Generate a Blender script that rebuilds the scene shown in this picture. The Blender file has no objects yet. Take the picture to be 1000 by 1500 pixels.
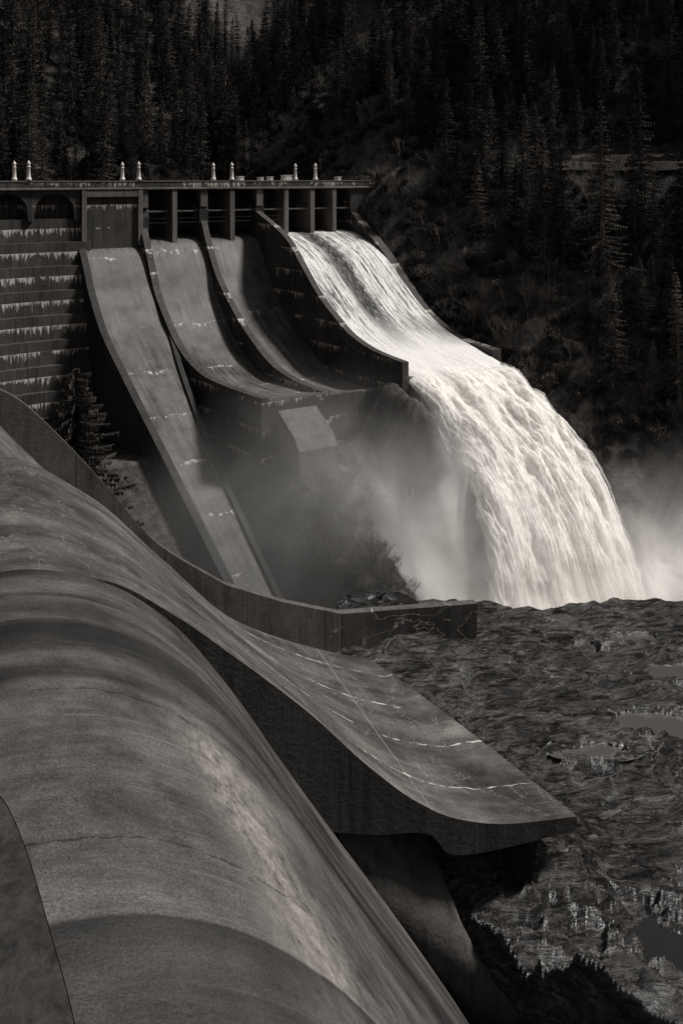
import bpy, math, random
import numpy as np
from mathutils import Vector
random.seed(4); rng=np.random.default_rng(7)
sc=bpy.context.scene
# ---------------------------------------------------------------- helpers
def vn(x,y,seed=0):
    x=np.asarray(x,float); y=np.asarray(y,float)
    ix=np.floor(x).astype(np.int64); iy=np.floor(y).astype(np.int64)
    fx=x-ix; fy=y-iy
    def h(a,b):
        v=(a*374761393+b*668265263+seed*974711)&0xffffffff
        v=((v^(v>>13))*1274126177)&0xffffffff
        v=(v^(v>>16))&0xffffffff
        return v/4294967295.0
    ux=fx*fx*fx*(fx*(fx*6-15)+10); uy=fy*fy*fy*(fy*(fy*6-15)+10)
    return (h(ix,iy)*(1-ux)+h(ix+1,iy)*ux)*(1-uy)+(h(ix,iy+1)*(1-ux)+h(ix+1,iy+1)*ux)*uy
def fbm(x,y,o=5,seed=0,g=0.5):
    r=0;a=1;n=0
    for i in range(o):
        r=r+a*(vn(x*2**i+i*17.3,y*2**i-i*9.1,seed+i)*2-1); n+=a; a*=g
    return r/n
def ridged(x,y,o=5,seed=0):
    r=0;a=1;n=0
    for i in range(o):
        r=r+a*(1-np.abs(vn(x*2**i+i*7.3,y*2**i-i*4.1,seed+i)*2-1)); n+=a; a*=.55
    return r/n
def sstep(a,b,x):
    t=np.clip((x-a)/(b-a),0,1); return t*t*(3-2*t)
def prof(pts):
    xs=np.array([p[0] for p in pts],float); ys=np.array([p[1] for p in pts],float)
    h=np.diff(xs); d=np.diff(ys)/h; m=np.zeros(len(xs)); m[0]=d[0]; m[-1]=d[-1]
    for i in range(1,len(xs)-1):
        if d[i-1]*d[i]>0:
            w1=2*h[i]+h[i-1]; w2=h[i]+2*h[i-1]; m[i]=(w1+w2)/(w1/d[i-1]+w2/d[i])
    def f(x):
        x=np.clip(np.asarray(x,float),xs[0],xs[-1]); i=np.clip(np.searchsorted(xs,x)-1,0,len(xs)-2)
        h=xs[i+1]-xs[i]; t=(x-xs[i])/h
        return (2*t**3-3*t**2+1)*ys[i]+(t**3-2*t**2+t)*h*m[i]+(-2*t**3+3*t**2)*ys[i+1]+(t**3-t**2)*h*m[i+1]
    return f
def link(ob,parent=None):
    sc.collection.objects.link(ob)
    if parent: ob.parent=parent
    return ob
def meshobj(name,verts,faces,mat=None,parent=None,smooth=False,uv=None):
    me=bpy.data.meshes.new(name); me.from_pydata([tuple(map(float,v)) for v in verts],[],faces); me.update()
    if mat: me.materials.append(mat)
    if smooth: me.polygons.foreach_set("use_smooth",[True]*len(me.polygons))
    return link(bpy.data.objects.new(name,me),parent)
def grid(name,P,mat,parent=None,smooth=True,uv=None,flip=False):
    n,m=P.shape[:2]; idx=np.arange(n*m).reshape(n,m)
    a=idx[:-1,:-1].ravel();b=idx[1:,:-1].ravel();c=idx[1:,1:].ravel();d=idx[:-1,1:].ravel()
    F=np.stack([a,b,c,d] if not flip else [a,d,c,b],1)
    me=bpy.data.meshes.new(name); me.vertices.add(n*m); me.vertices.foreach_set("co",P.reshape(-1).astype(np.float32))
    me.loops.add(len(F)*4); me.loops.foreach_set("vertex_index",F.ravel().astype(np.int32))
    me.polygons.add(len(F)); me.polygons.foreach_set("loop_start",np.arange(0,len(F)*4,4,dtype=np.int32))
    me.update(calc_edges=True); me.validate()
    if uv is not None:
        l=me.uv_layers.new(name="UVMap"); l.data.foreach_set("uv",uv.reshape(-1,2)[F.ravel()].astype(np.float32).ravel())
    me.polygons.foreach_set("use_smooth",[smooth]*len(me.polygons))
    me.materials.append(mat)
    return link(bpy.data.objects.new(name,me),parent)
def empty(name):
    return link(bpy.data.objects.new(name,None))
class MB:
    def __init__(s): s.v=[];s.f=[]
    def add(s,v,f):
        o=len(s.v); s.v+=[tuple(map(float,p)) for p in v]; s.f+=[tuple(i+o for i in q) for q in f]
    def prism(s,poly0,poly1):
        n=len(poly0); s.add(list(poly0)+list(poly1),[tuple(range(n))[::-1],tuple(range(n,2*n))]+[(i,(i+1)%n,(i+1)%n+n,i+n) for i in range(n)])
    def obj(s,name,mat,parent=None,smooth=False,bevel=0):
        o=meshobj(name,s.v,s.f,mat,parent,smooth)
        if bevel:
            b=o.modifiers.new("b",'BEVEL'); b.width=bevel; b.segments=2; b.limit_method='ANGLE'
        return o
def F(t,s,z):
    t=np.asarray(t,float); s=np.asarray(s,float)
    return np.stack(np.broadcast_arrays(-38.3+.83*t+.56*s,150+.56*t-.83*s,np.asarray(z,float)),-1)
def fbox(mb,t0,t1,s0,s1,z0,z1):
    a=[F(t0,s0,z0),F(t1,s0,z0),F(t1,s1,z0),F(t0,s1,z0)]; b=[F(t0,s0,z1),F(t1,s0,z1),F(t1,s1,z1),F(t0,s1,z1)]
    mb.prism(a,b)
def N(k,s,z):
    k=np.asarray(k,float); s=np.asarray(s,float)
    return np.stack(np.broadcast_arrays(-4.7-.34*k+.91*s,15.3+.955*k+.42*s,np.asarray(z,float)),-1)
# ---------------------------------------------------------------- materials
class M:
    tint=(1.08,.98,.905)
    def __init__(s,name):
        s.m=bpy.data.materials.new(name); s.m.use_nodes=True; s.t=s.m.node_tree; s.n=s.t.nodes; s.n.clear()
        s.out=s.n.new("ShaderNodeOutputMaterial")
    def node(s,ty,**kw):
        n=s.n.new(ty)
        for k,v in kw.items(): setattr(n,k,v)
        return n
    def set(s,sock,v):
        if isinstance(v,bpy.types.NodeSocket): s.t.links.new(v,sock)
        else:
            try: sock.default_value=v
            except Exception: sock.default_value=(v,v,v,1)
    def math(s,op,a,b=0.0,c=0.0,clamp=False):
        n=s.node("ShaderNodeMath",operation=op,use_clamp=clamp); s.set(n.inputs[0],a); s.set(n.inputs[1],b); s.set(n.inputs[2],c); return n.outputs[0]
    def pos(s): return s.node("ShaderNodeNewGeometry").outputs["Position"]
    def uv(s): return s.node("ShaderNodeTexCoord").outputs["UV"]
    def objc(s): return s.node("ShaderNodeTexCoord").outputs["Object"]
    def scale(s,v,sx,sy,sz):
        n=s.node("ShaderNodeVectorMath",operation='MULTIPLY'); s.set(n.inputs[0],v); n.inputs[1].default_value=(sx,sy,sz); return n.outputs[0]
    def sep(s,v):
        n=s.node("ShaderNodeSeparateXYZ"); s.set(n.inputs[0],v); return n.outputs
    def noise(s,v,sc_,det=4,rough=.55,dist=0):
        n=s.node("ShaderNodeTexNoise"); s.set(n.inputs["Vector"],v); n.inputs["Scale"].default_value=sc_; n.inputs["Detail"].default_value=det
        n.inputs["Roughness"].default_value=rough; n.inputs["Distortion"].default_value=dist; return n.outputs["Fac"]
    def voro(s,v,sc_,feat='DISTANCE_TO_EDGE'):
        n=s.node("ShaderNodeTexVoronoi",feature=feat); s.set(n.inputs["Vector"],v); n.inputs["Scale"].default_value=sc_; return n.outputs["Distance"]
    def mr(s,v,a,b,c=0.,d=1.):
        n=s.node("ShaderNodeMapRange"); s.set(n.inputs[0],v)
        for i,q in enumerate((a,b,c,d)): s.set(n.inputs[i+1],q)
        return n.outputs[0]
    def mix(s,f,a,b):
        n=s.node("ShaderNodeMix",data_type='FLOAT'); s.set(n.inputs[0],f); s.set(n.inputs[2],a); s.set(n.inputs[3],b); return n.outputs[0]
    def grey(s,v):
        n=s.node("ShaderNodeCombineColor")
        for i in range(3): s.set(n.inputs[i],s.math('MULTIPLY',v,s.tint[i]))
        return n.outputs[0]
    def bump(s,h,st,dist=.1,nrm=None):
        n=s.node("ShaderNodeBump"); s.set(n.inputs["Height"],h); n.inputs["Strength"].default_value=st; n.inputs["Distance"].default_value=dist
        if nrm: s.set(n.inputs["Normal"],nrm)
        return n.outputs[0]
    def pbsdf(s,col,rough=.7,normal=None,spec=.4,alpha=None,metal=0):
        n=s.node("ShaderNodeBsdfPrincipled"); s.set(n.inputs["Base Color"],s.grey(col)); s.set(n.inputs["Roughness"],rough)
        n.inputs["Specular IOR Level"].default_value=spec; n.inputs["Metallic"].default_value=metal
        if normal: s.set(n.inputs["Normal"],normal)
        if alpha is not None: s.set(n.inputs["Alpha"],alpha)
        s.t.links.new(n.outputs[0],s.out.inputs[0]); return s.m
    def vapour(s,alpha,bright=.85,normal=None,tf=.4):
        """thin aerated water: reflected and transmitted diffuse light"""
        s.tint=(1.02,.98,.94)
        d=s.node("ShaderNodeBsdfDiffuse"); t=s.node("ShaderNodeBsdfTranslucent"); tr=s.node("ShaderNodeBsdfTransparent")
        for q in (d,t):
            s.set(q.inputs["Color"],s.grey(bright))
            if normal: s.set(q.inputs["Normal"],normal)
        a=s.node("ShaderNodeMixShader"); a.inputs[0].default_value=tf; s.t.links.new(d.outputs[0],a.inputs[1]); s.t.links.new(t.outputs[0],a.inputs[2])
        if alpha is None: s.t.links.new(a.outputs[0],s.out.inputs[0]); return s.m
        b=s.node("ShaderNodeMixShader"); s.set(b.inputs[0],alpha); s.t.links.new(tr.outputs[0],b.inputs[1]); s.t.links.new(a.outputs[0],b.inputs[2])
        s.t.links.new(b.outputs[0],s.out.inputs[0]); return s.m
def crack(m,p,sc_,w,det=6):
    n=m.noise(p,sc_,det,.65,.6); return m.mr(m.math('ABSOLUTE',m.math('SUBTRACT',n,.5)),0,w,1,0)
def drips(m,p,step=3.35,off=0.0,cover=.47):
    x,y,z=m.sep(p)
    zz=m.math('FRACT',m.math('DIVIDE',m.math('ADD',z,201+off),step))
    d=m.math('MULTIPLY',m.math('SUBTRACT',1.0,zz),step)
    hz=m.scale(p,1,1,.12)
    L=m.noise(hz,3.2,5,.8); L=m.mr(L,.46,.74,0,2.1)
    big=m.mr(m.noise(m.scale(p,1,1,.8),.2,4,.7),cover,cover+.12,0,1)
    L=m.math('ADD',m.math('MULTIPLY',L,big),m.math('MULTIPLY',big,m.mr(m.noise(p,1.2,3),.4,.6,.02,.22)))
    mask=m.math('MULTIPLY',m.mr(m.math('SUBTRACT',L,d),0,.25),m.mr(m.noise(m.scale(p,1,1,.3),7,4,.8),.35,.6,.35,1))
    joint=m.mr(d,.0,.09,1,0)
    return mask,joint,d
def mat_dam(name,lo=.03,hi=.095,drip=.8,off=0,cover=.47,js=1.0,streak=.5):
    m=M(name); p=m.pos()
    n1=m.noise(p,.22,6,.6); n2=m.noise(m.scale(p,1,1,.06),1.1,5,.65); n3=m.noise(p,6,4,.7)
    v=m.mr(m.math('ADD',m.math('MULTIPLY',n1,.5),m.math('MULTIPLY',n2,.5)),.36,.64,lo,hi)
    v=m.math('MULTIPLY',v,m.mr(n3,.3,.7,.75,1.25))
    v=m.math('MULTIPLY',v,m.mr(m.noise(m.scale(p,1,1,.04),2.6,4,.7),.52,.64,1,1-streak))
    if drip>0:
        mask,joint,d=drips(m,p,off=off,cover=cover)
        v=m.math('MULTIPLY',v,m.mix(m.math('MULTIPLY',joint,js),1.0,.5))
        v=m.mix(m.math('MULTIPLY',mask,drip),v,.65)
    return m.pbsdf(v,.75,m.bump(m.math('ADD',n3,n2),.5,.08),.3)
offs=(-195.0)%3.35
MD=mat_dam("dam_concrete_stained",.022,.07,off=3.35-offs,drip=.85,cover=.45)
MDs=mat_dam("stepped_face_concrete",.025,.075,1.0,off=3.35-offs,cover=.37)
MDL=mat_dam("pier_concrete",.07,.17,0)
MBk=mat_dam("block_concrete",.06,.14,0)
MDn=mat_dam("side_concrete_shade",.012,.038,0)  # darker concrete copy: shade of the side faces put into the colour
def mat_chute():
    m=M("spillway_chute_concrete"); p=m.pos(); uv=m.uv()
    n1=m.noise(m.scale(uv,.05,.6,1),2.2,6,.6); n2=m.noise(p,.35,6,.6); n3=m.noise(p,7,4,.75)
    v=m.mr(m.math('ADD',m.math('MULTIPLY',n1,.55),m.math('MULTIPLY',n2,.45)),.38,.62,.02,.12)
    v=m.math('MULTIPLY',v,m.mr(n3,.3,.7,.6,1.4))
    s,t,_=m.sep(uv)
    wob=m.noise(p,.5,3)
    js=m.math('FRACT',m.math('DIVIDE',m.math('ADD',m.math('ADD',s,m.math('MULTIPLY',wob,1.6)),100),7.3))
    d=m.math('MULTIPLY',js,7.3)
    L=m.mr(m.noise(m.scale(uv,.1,1,1),1.9,5,.75),.45,.75,.02,1.6)
    big=m.mr(m.noise(p,.22,4,.65),.46,.6)
    mask=m.math('MULTIPLY',m.mr(m.math('SUBTRACT',m.math('MULTIPLY',L,big),d),0,.25),.7)
    v=m.mix(mask,v,.5)
    v=m.mix(m.math('MULTIPLY',crack(m,p,.35,.0025),.45),v,.4)
    tj=m.math('ABSOLUTE',m.math('SUBTRACT',m.math('FRACT',m.math('DIVIDE',m.math('ADD',t,m.math('MULTIPLY',wob,.1)),5.0)),.5))
    v=m.math('MULTIPLY',v,m.mr(tj,0,.012,.45,1))
    return m.pbsdf(v,m.mr(n1,.3,.7,.45,.75),m.bump(n3,.4,.06),.4)
MC=mat_chute()
def mat_near(bay):
    m=M("foreground_spillway_concrete_"+bay); p=m.pos(); uv=m.uv(); s,k,_=m.sep(uv)
    wv=m.math('MULTIPLY',m.math('SUBTRACT',m.noise(p,.25,3),.5),2.5)
    band=m.noise(m.scale(uv,.12,.3,1),1.0,7,.65,.5)
    blot=m.noise(p,.55,8,.70); grit=m.noise(p,24,5,.8); pit=m.voro(p,14,'F1')
    streak=m.noise(m.scale(uv,.35,2.6,1),1.2,7,.72)
    v=m.mr(m.math('ADD',m.math('MULTIPLY',band,.45),m.math('MULTIPLY',blot,.55)),.39,.61,.022,.118)
    v=m.math('MULTIPLY',v,m.mr(streak,.3,.7,.68,1.3))
    v=m.math('MULTIPLY',v,m.mr(grit,.35,.65,.35,1.7))
    v=m.mix(m.math('MULTIPLY',m.mr(pit,.16,.08),.4),v,.30)
    # runs of dried seepage down the slope
    run=m.mr(m.noise(m.scale(uv,.10,5.0,1),1.3,5,.75),.56,.70); run=m.math('MULTIPLY',run,m.mr(m.noise(p,.3,3),.48,.6)); v=m.mix(m.math('MULTIPLY',run,.4),v,.26)
    wob=m.math('MULTIPLY',m.math('SUBTRACT',m.noise(p,.9,4,.6),.5),.35)
    kw=m.math('ADD',k,wv)
    if bay=="a":
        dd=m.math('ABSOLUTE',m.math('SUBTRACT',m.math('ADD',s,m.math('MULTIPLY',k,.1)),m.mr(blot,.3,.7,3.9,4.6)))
        strip=m.math('MULTIPLY',m.mr(dd,.1,1.1,1,0),m.mr(k,6.5,4.0,0,1))  # pale streak of dirt and gloss highlight, painted into the ogee colour
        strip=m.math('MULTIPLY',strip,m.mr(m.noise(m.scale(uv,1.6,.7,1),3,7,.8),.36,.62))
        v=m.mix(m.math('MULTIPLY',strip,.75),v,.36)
        wet=m.mr(m.noise(m.scale(uv,.07,1,1),.75,5,.6,.3),.40,.60,.15,.9)
        v=m.math('MULTIPLY',v,m.mix(m.mr(kw,4.2,5.6),1.0,wet))
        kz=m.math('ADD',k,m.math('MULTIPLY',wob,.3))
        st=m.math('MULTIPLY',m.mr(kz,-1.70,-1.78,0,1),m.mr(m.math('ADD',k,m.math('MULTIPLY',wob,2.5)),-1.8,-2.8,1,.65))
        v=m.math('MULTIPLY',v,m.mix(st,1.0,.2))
    else:
        wet=m.mr(m.noise(m.scale(uv,.07,1,1),.7,5,.6,.3),.38,.62,.6,1.25)
        v=m.math('MULTIPLY',v,wet)
        v=m.math('MULTIPLY',v,m.mr(m.noise(m.scale(uv,1,.2,1),.5,5,.6),.35,.65,.7,1.25))
    per=4.8 if bay=="a" else 2.6
    kk=m.math('FRACT',m.math('DIVIDE',m.math('ADD',m.math('ADD',k,wob),100 if bay=="b" else 98.4),per))
    dj=m.math('MULTIPLY',m.math('ABSOLUTE',m.math('SUBTRACT',kk,.5)),per)
    w=m.mr(m.noise(p,2.5,3,.6),.4,.7,.008,.07)
    line=m.mr(m.math('SUBTRACT',w,dj),0,.02)
    if bay=="b":
        line2=m.math('MULTIPLY',line,m.mr(s,6.5,8.5)); line2=m.math('MULTIPLY',line2,m.mr(m.noise(p,.6,3),.40,.48))
        v=m.mix(m.math('MULTIPLY',line2,.85),v,.55)
        ds=m.math('ABSOLUTE',m.math('SUBTRACT',s,m.math('ADD',12.4,m.math('MULTIPLY',wob,.3))))
        v=m.mix(m.mr(ds,.02,.04,.35,0),v,.32)
        v=m.mix(m.math('MULTIPLY',m.math('MULTIPLY',crack(m,p,.45,.0022),m.mr(m.noise(p,.3,2),.40,.50)),.75),v,.5)
    else:
        v=m.math('MULTIPLY',v,m.mix(line,1.0,.35))
        v=m.math('MULTIPLY',v,m.mix(m.math('MULTIPLY',crack(m,p,.5,.0018),m.mr(m.noise(p,.35,2),.42,.52)),1.0,.3))
    ds=m.math('ABSOLUTE',m.math('SUBTRACT',s,m.math('ADD',6.1,m.math('MULTIPLY',wob,.4))))
    v=m.math('MULTIPLY',v,m.mr(ds,.015,.035,.5,1))
    h=m.math('ADD',m.math('MULTIPLY',grit,.7),m.math('MULTIPLY',pit,.3))
    return m.pbsdf(v,m.mr(band,.3,.7,.40,.62),m.bump(h,.6,.03),.5)
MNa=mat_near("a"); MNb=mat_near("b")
def mat_rock(name,k=1.0):
    m=M(name); p=m.pos()
    rot=m.node("ShaderNodeVectorRotate",rotation_type='Z_AXIS'); m.set(rot.inputs["Vector"],p); rot.inputs["Angle"].default_value=-.18; q=rot.outputs[0]
    n1=m.noise(q,.22,6,.6,.6); n2=m.noise(m.scale(q,.38,1.5,2.5),1.2,9,.72,1.3); n3=m.noise(m.scale(q,.45,1.7,1.5),4,7,.76,.8)
    lay=m.noise(m.scale(q,.16,1.5,4),1.0,7,.64,1.8)
    edge=m.mr(m.math('ABSOLUTE',m.math('SUBTRACT',lay,.5)),0,.022,1,0)
    v=m.mr(n1,.35,.65,.03*k,.085*k); v=m.math('MULTIPLY',v,m.mr(n2,.42,.58,.3,1.8)); v=m.math('MULTIPLY',v,m.mr(n3,.38,.62,.5,1.5))
    v=m.math('MULTIPLY',v,m.mix(edge,1.0,.1))
    rimlight=m.math('MULTIPLY',m.mr(m.noise(m.scale(q,.4,1.6,2),1.1,9,.76,1.2),.52,.61),m.mr(n3,.40,.56)); v=m.mix(m.math('MULTIPLY',rimlight,.65),v,.36*k)  # pale patches: rim highlights on the ledges put into the rock colour
    h=m.math('ADD',m.math('ADD',m.math('MULTIPLY',n2,1.0),m.math('MULTIPLY',n3,.3)),m.math('MULTIPLY',edge,-.15))
    return m.pbsdf(v,m.mr(n2,.35,.65,.14,.40),m.bump(h,1.0,.6),.8)
MR=mat_rock("wet_bedrock"); MRd=mat_rock("dark_boulder_rock",.3)
def mat_ground():
    m=M("hillside_soil_and_rock"); p=m.pos()
    n1=m.noise(p,.05,6,.65); n2=m.noise(p,.8,7,.7); n3=m.noise(m.scale(p,1,1,2),.3,6,.7)
    v=m.mr(n1,.35,.65,.02,.07); v=m.math('MULTIPLY',v,m.mr(n2,.35,.65,.4,1.7))
    v=m.mix(m.mr(n3,.58,.68,0,.5),v,.13)
    return m.pbsdf(v,.9,m.bump(n2,1,.6),.2)
MG=mat_ground()
def flat(name,v,r=.6,metal=0,var=.3,sc_=3):
    m=M(name); n=m.noise(m.pos(),sc_,5,.6); return m.pbsdf(m.mr(n,.3,.7,v*(1-var),v*(1+var)),r,m.bump(n,.3,.03),.4,metal=metal)
MPaint=flat("white_painted_metal",.6,.5,var=.12); MSteel=flat("dark_gate_steel",.03,.5,.2)
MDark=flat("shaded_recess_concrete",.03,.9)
MRoad=flat("gravel_road",.3,.9,var=.5); MDeck=flat("deck_concrete",.13,.8)
def mat_fol(name,a,b,rnd=True):
    m=M(name); n=m.noise(m.pos(),.6,2,.6)
    v=m.mr(n,.3,.7,a,b)
    if rnd: v=m.math('MULTIPLY',v,m.mr(m.node("ShaderNodeObjectInfo").outputs["Random"],0,1,.4,1.7))
    d=m.node("ShaderNodeBsdfDiffuse"); m.set(d.inputs[0],m.grey(v)); m.t.links.new(d.outputs[0],m.out.inputs[0]); return m.m
MF=mat_fol("conifer_needles",.026,.085); MB_=mat_fol("bark",.05,.12); MFs=mat_fol("shrub_foliage",.03,.09); MTw=mat_fol("bare_twigs",.05,.11)
MFh=mat_fol("fir_needles_lit",.04,.09,False)
def mat_water(kind):
    m=M("white_water_"+kind); uv=m.uv(); s,t,a=m.sep(uv); p=m.pos(); m.tint=(1.02,.98,.94)
    if kind=="chute":
        st2=m.noise(m.scale(uv,.30,1.2,1),2.4,7,.78,.5); fine=m.noise(p,1.3,7,.8)
        h=m.math('ADD',m.math('MULTIPLY',st2,.6),m.math('MULTIPLY',fine,.6))
        st=m.noise(m.scale(uv,.10,1.3,1),1.5,8,.68,.25)
        c=m.mr(m.math('ADD',m.math('MULTIPLY',st,.6),m.math('MULTIPLY',st2,.4)),.42,.54,.08,.85)
        g=m.math('ABSOLUTE',m.math('SUBTRACT',m.math('ADD',t,m.math('MULTIPLY',m.math('SUBTRACT',st2,.5),3.4)),38.6))
        gap=m.math('MULTIPLY',m.mr(g,.9,2.3,1,0),m.mr(s,26,35,1,0))
        c=m.mix(gap,c,m.mr(st2,.50,.70,.02,.5))
        c=m.mix(m.mr(s,20,32),c,.88)
        return m.pbsdf(c,.5,m.bump(h,.8,.5),.3)
    fine=m.noise(p,1.1,5,.75)
    if kind=="jet":
        sk=m.noise(m.scale(uv,.14,1.2,1),1.2,7,.74,.6)
        soft=m.noise(m.scale(uv,.22,.5,1),.8,4,.6,.5)
        c=m.mr(m.math('ADD',m.math('ADD',m.math('MULTIPLY',soft,.4),m.math('MULTIPLY',sk,.3)),m.math('MULTIPLY',fine,.3)),.38,.58,.66,.97)
        h=m.math('ADD',m.math('MULTIPLY',sk,.6),m.math('MULTIPLY',fine,.6))
        return m.vapour(None,c,m.bump(h,.35,.7),tf=.12)
    if kind=="wisp":
        u2=m.noise(m.scale(uv,.18,1.1,1),.9,7,.72,.6)
        e=m.node("ShaderNodeAttribute",attribute_name="edge").outputs["Fac"]
        al=m.mr(m.math('ADD',m.math('MULTIPLY',u2,.55),m.math('MULTIPLY',fine,.45)),.36,.60,0,.88)
        return m.vapour(m.math('MULTIPLY',al,e),.97,tf=.25)
    u2=m.noise(m.scale(p,1,1,.75),.09,5,.58,.6)
    e=m.node("ShaderNodeAttribute",attribute_name="edge").outputs["Fac"]
    al=m.math('MULTIPLY',m.mr(u2,.28,.58,.25,.97),e)
    return m.vapour(al,.98,tf=.25)
MWc=mat_water("chute"); MWj=mat_water("jet"); MWw=mat_water("wisp"); MWs=mat_water("spray")
def mat_pool(name,c,r):
    m=M(name); n=m.noise(m.pos(),2.5,4,.6); return m.pbsdf(c,r,m.bump(n,.12,.03),.6)
MP=mat_pool("still_pool_water",.008,.05); MP2=mat_pool("sky_pool_water",.07,.12)  # second one, upper pools: sky reflection put into a lighter base colour
# ---------------------------------------------------------------- terrain
p1=prof([(-4,-9.6),(0,-10.5),(5,-17.3),(9,-21.6),(17,-26.9),(26.5,-32.6),(42.4,-42.2),(56,-50.5)])
gs=prof([(-400,-2),(-60,-2),(-8,-1.5),(0,-5),(10,-14),(20,-24),(35,-30),(50,-46),(62,-60),(80,-66),(400,-66)])
gl=prof([(-400,-45),(-10,-38),(15,-36),(38,-34.5),(45,-38.5),(60,-44.5),(80,-54),(130,-58),(400,-58)])
gc=prof([(-400,-45),(-10,-40),(30,-36),(38,-34),(44,-42),(52,-60),(65,-66),(400,-68)])
spf=prof([(30,-31),(38,-26.8),(46,-29.0),(50,-33),(54,-40),(60,-54),(70,-70)])
def ground(X,Y):
    dx=X+38.3; dy=Y-150; s=.56*dx-.83*dy; t=.83*dx+.56*dy
    ta=26-13*sstep(41,54,s)
    g=sstep(ta,ta+9,t)
    low=gl(s)*(1-g)+gc(s)*g
    cut=np.minimum(np.where(s<45,p1(s)-2.5,-46.5),low)
    low=low*(1-sstep(10.5,7.5,t))+cut*sstep(10.5,7.5,t)
    w=np.exp(-((t-28)/3.4)**2)*sstep(34,38,s)
    low=np.maximum(low,low*(1-w)+spf(s)*w)
    hill=gs(s)+.82*(t-49.5)
    r=np.where(t>49.5,np.maximum(hill,low),low)
    back=-6+.72*(-52-s)+8*fbm(X*.02,Y*.02,3,5)
    r=np.maximum(r,np.where(s<-30,back,-999))
    dist=np.hypot(X,Y-60); r=np.maximum(r,(dist-270)*.55)
    nz=fbm(X*.045,Y*.045,6,11)*6*sstep(-6,10,np.abs(t-25)-26)+fbm(X*.16,Y*.16,5,21)*2.2
    rr=ridged(X*.13,Y*.16,6,31)-.6
    r=r+nz*np.where((t>51)|(s>44)|(s<-40),1,.15)+rr*4.5*sstep(37,44,s)*(t<51)*sstep(8,14,t)
    near=sstep(78,66,Y)*sstep(-260,-200,X)
    r=np.where(dist<240,r*(1-near)+np.minimum(r,-58)*near,r)
    return r
def tgrid(name,xs,ys,fn,mat,parent=None):
    X,Y=np.meshgrid(xs,ys,indexing='ij'); Z=fn(X,Y); return grid(name,np.stack([X,Y,Z],-1),mat,parent)
xs=np.concatenate([np.linspace(-900,-130,50)[:-1],np.linspace(-130,-25,110)[:-1],np.linspace(-25,45,170)[:-1],np.linspace(45,190,180),np.linspace(190,900,60)[1:]])
ys=np.concatenate([np.linspace(-700,50,40)[:-1],np.linspace(50,170,240)[:-1],np.linspace(170,330,180),np.linspace(330,1100,60)[1:]])
tgrid("hillside_terrain",xs,ys,ground,MG)
# near bedrock
pools=[(14.6,46.8,2.6,1.1),(11.0,44.4,1.4,.5),(11.2,32.6,3.8,1.5),(17.5,52,1.8,.8),(14.0,38.4,1.8,.6),(16,56.5,1.6,.5)]
def saw(x,sh=.8):
    f=x-np.floor(x); return np.where(f<sh,f/sh,(1-f)/(1-sh))
def rockz(X,Y):
    b=-24-.045*(Y-29)
    a=.18; xr=X*math.cos(a)+Y*math.sin(a); yr=-X*math.sin(a)+Y*math.cos(a)
    wx=fbm(X*.12,Y*.14,4,3)*2.0; w2=fbm(X*.35,Y*.7,4,13)
    big=fbm(X*.09,Y*.17,4,41)
    l1=saw(yr*.24+wx*.6+w2*.15+.05*xr,.86); l2=saw(yr*.55+wx*1.0+w2*.3-.08*xr,.84); l3=saw(xr*.35+wx*.8+w2*.5+yr*.2,.85)
    m1=sstep(.3,.65,vn(xr*.18,yr*.3,17)); m2=sstep(.3,.6,vn(xr*.35,yr*.6,18))
    z=b+big*1.4+(l1-.5)*.95*m1+(l2-.5)*.42*m2+(l3-.5)*.30*(1-m2)+w2*.22+fbm(X*1.1,Y*2.4,4,71)*.10+fbm(xr*.3,yr*.6,3,19)*.35
    for (px,py,rx,ry) in pools:
        wl=(-24-.045*(py-29))-.22
        q=np.sqrt(((X-px)/rx)**2+((Y-py)/ry)**2)+fbm(X*.9,Y*1.5,5,81)*1.1
        wg=sstep(2.4,1.2,q); z=z*(1-wg)+wg*(wl+.08+np.abs(z-b)*.35)
        ins=sstep(1.3,.7,q); z=z-ins*.6
    z=z+3.0*np.exp(-((X-5.0)/3.4)**2-((Y-35.2)/2.2)**2)
    z=np.where((Y<45)&(X<8)&(Y>32.5),np.minimum(z,-21.5+.4*np.clip(X-7,0,1)),z)
    edge=61.5+fbm(X*.15,X*0,4,91)*2.2-np.clip(4-X,0,6)*.5
    z=z-sstep(0,9,Y-edge)*34*(1+.25*fbm(X*.3,Y*.2,3,95))
    lim=2.75+(32.6-Y)*1.45
    z=z-4.0*sstep(.25,-.2,X-lim)*sstep(33.6,32.8,Y)
    z=z-np.clip(-6-X,0,30)*.9*sstep(50,56,Y)
    return z
rx_=np.concatenate([np.linspace(-30,-2,50)[:-1],np.arange(-2,24,.075),np.linspace(24,110,140)[1:]])
ry_=np.concatenate([np.linspace(-30,27,30)[:-1],np.arange(27,50,.075),np.arange(50,78,.12)])
tgrid("bedrock_riverbed",rx_,ry_,rockz,MR)
for i,(px,py,rx,ry) in enumerate(pools):
    z=(-24-.045*(py-29))-.22; n=40
    vs=[(px+1.55*rx*math.cos(2*math.pi*j/n),py+1.55*ry*math.sin(2*math.pi*j/n),z) for j in range(n)]
    meshobj("rock_pool_water",vs,[tuple(range(n))],MP if i==2 else MP2)
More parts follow.
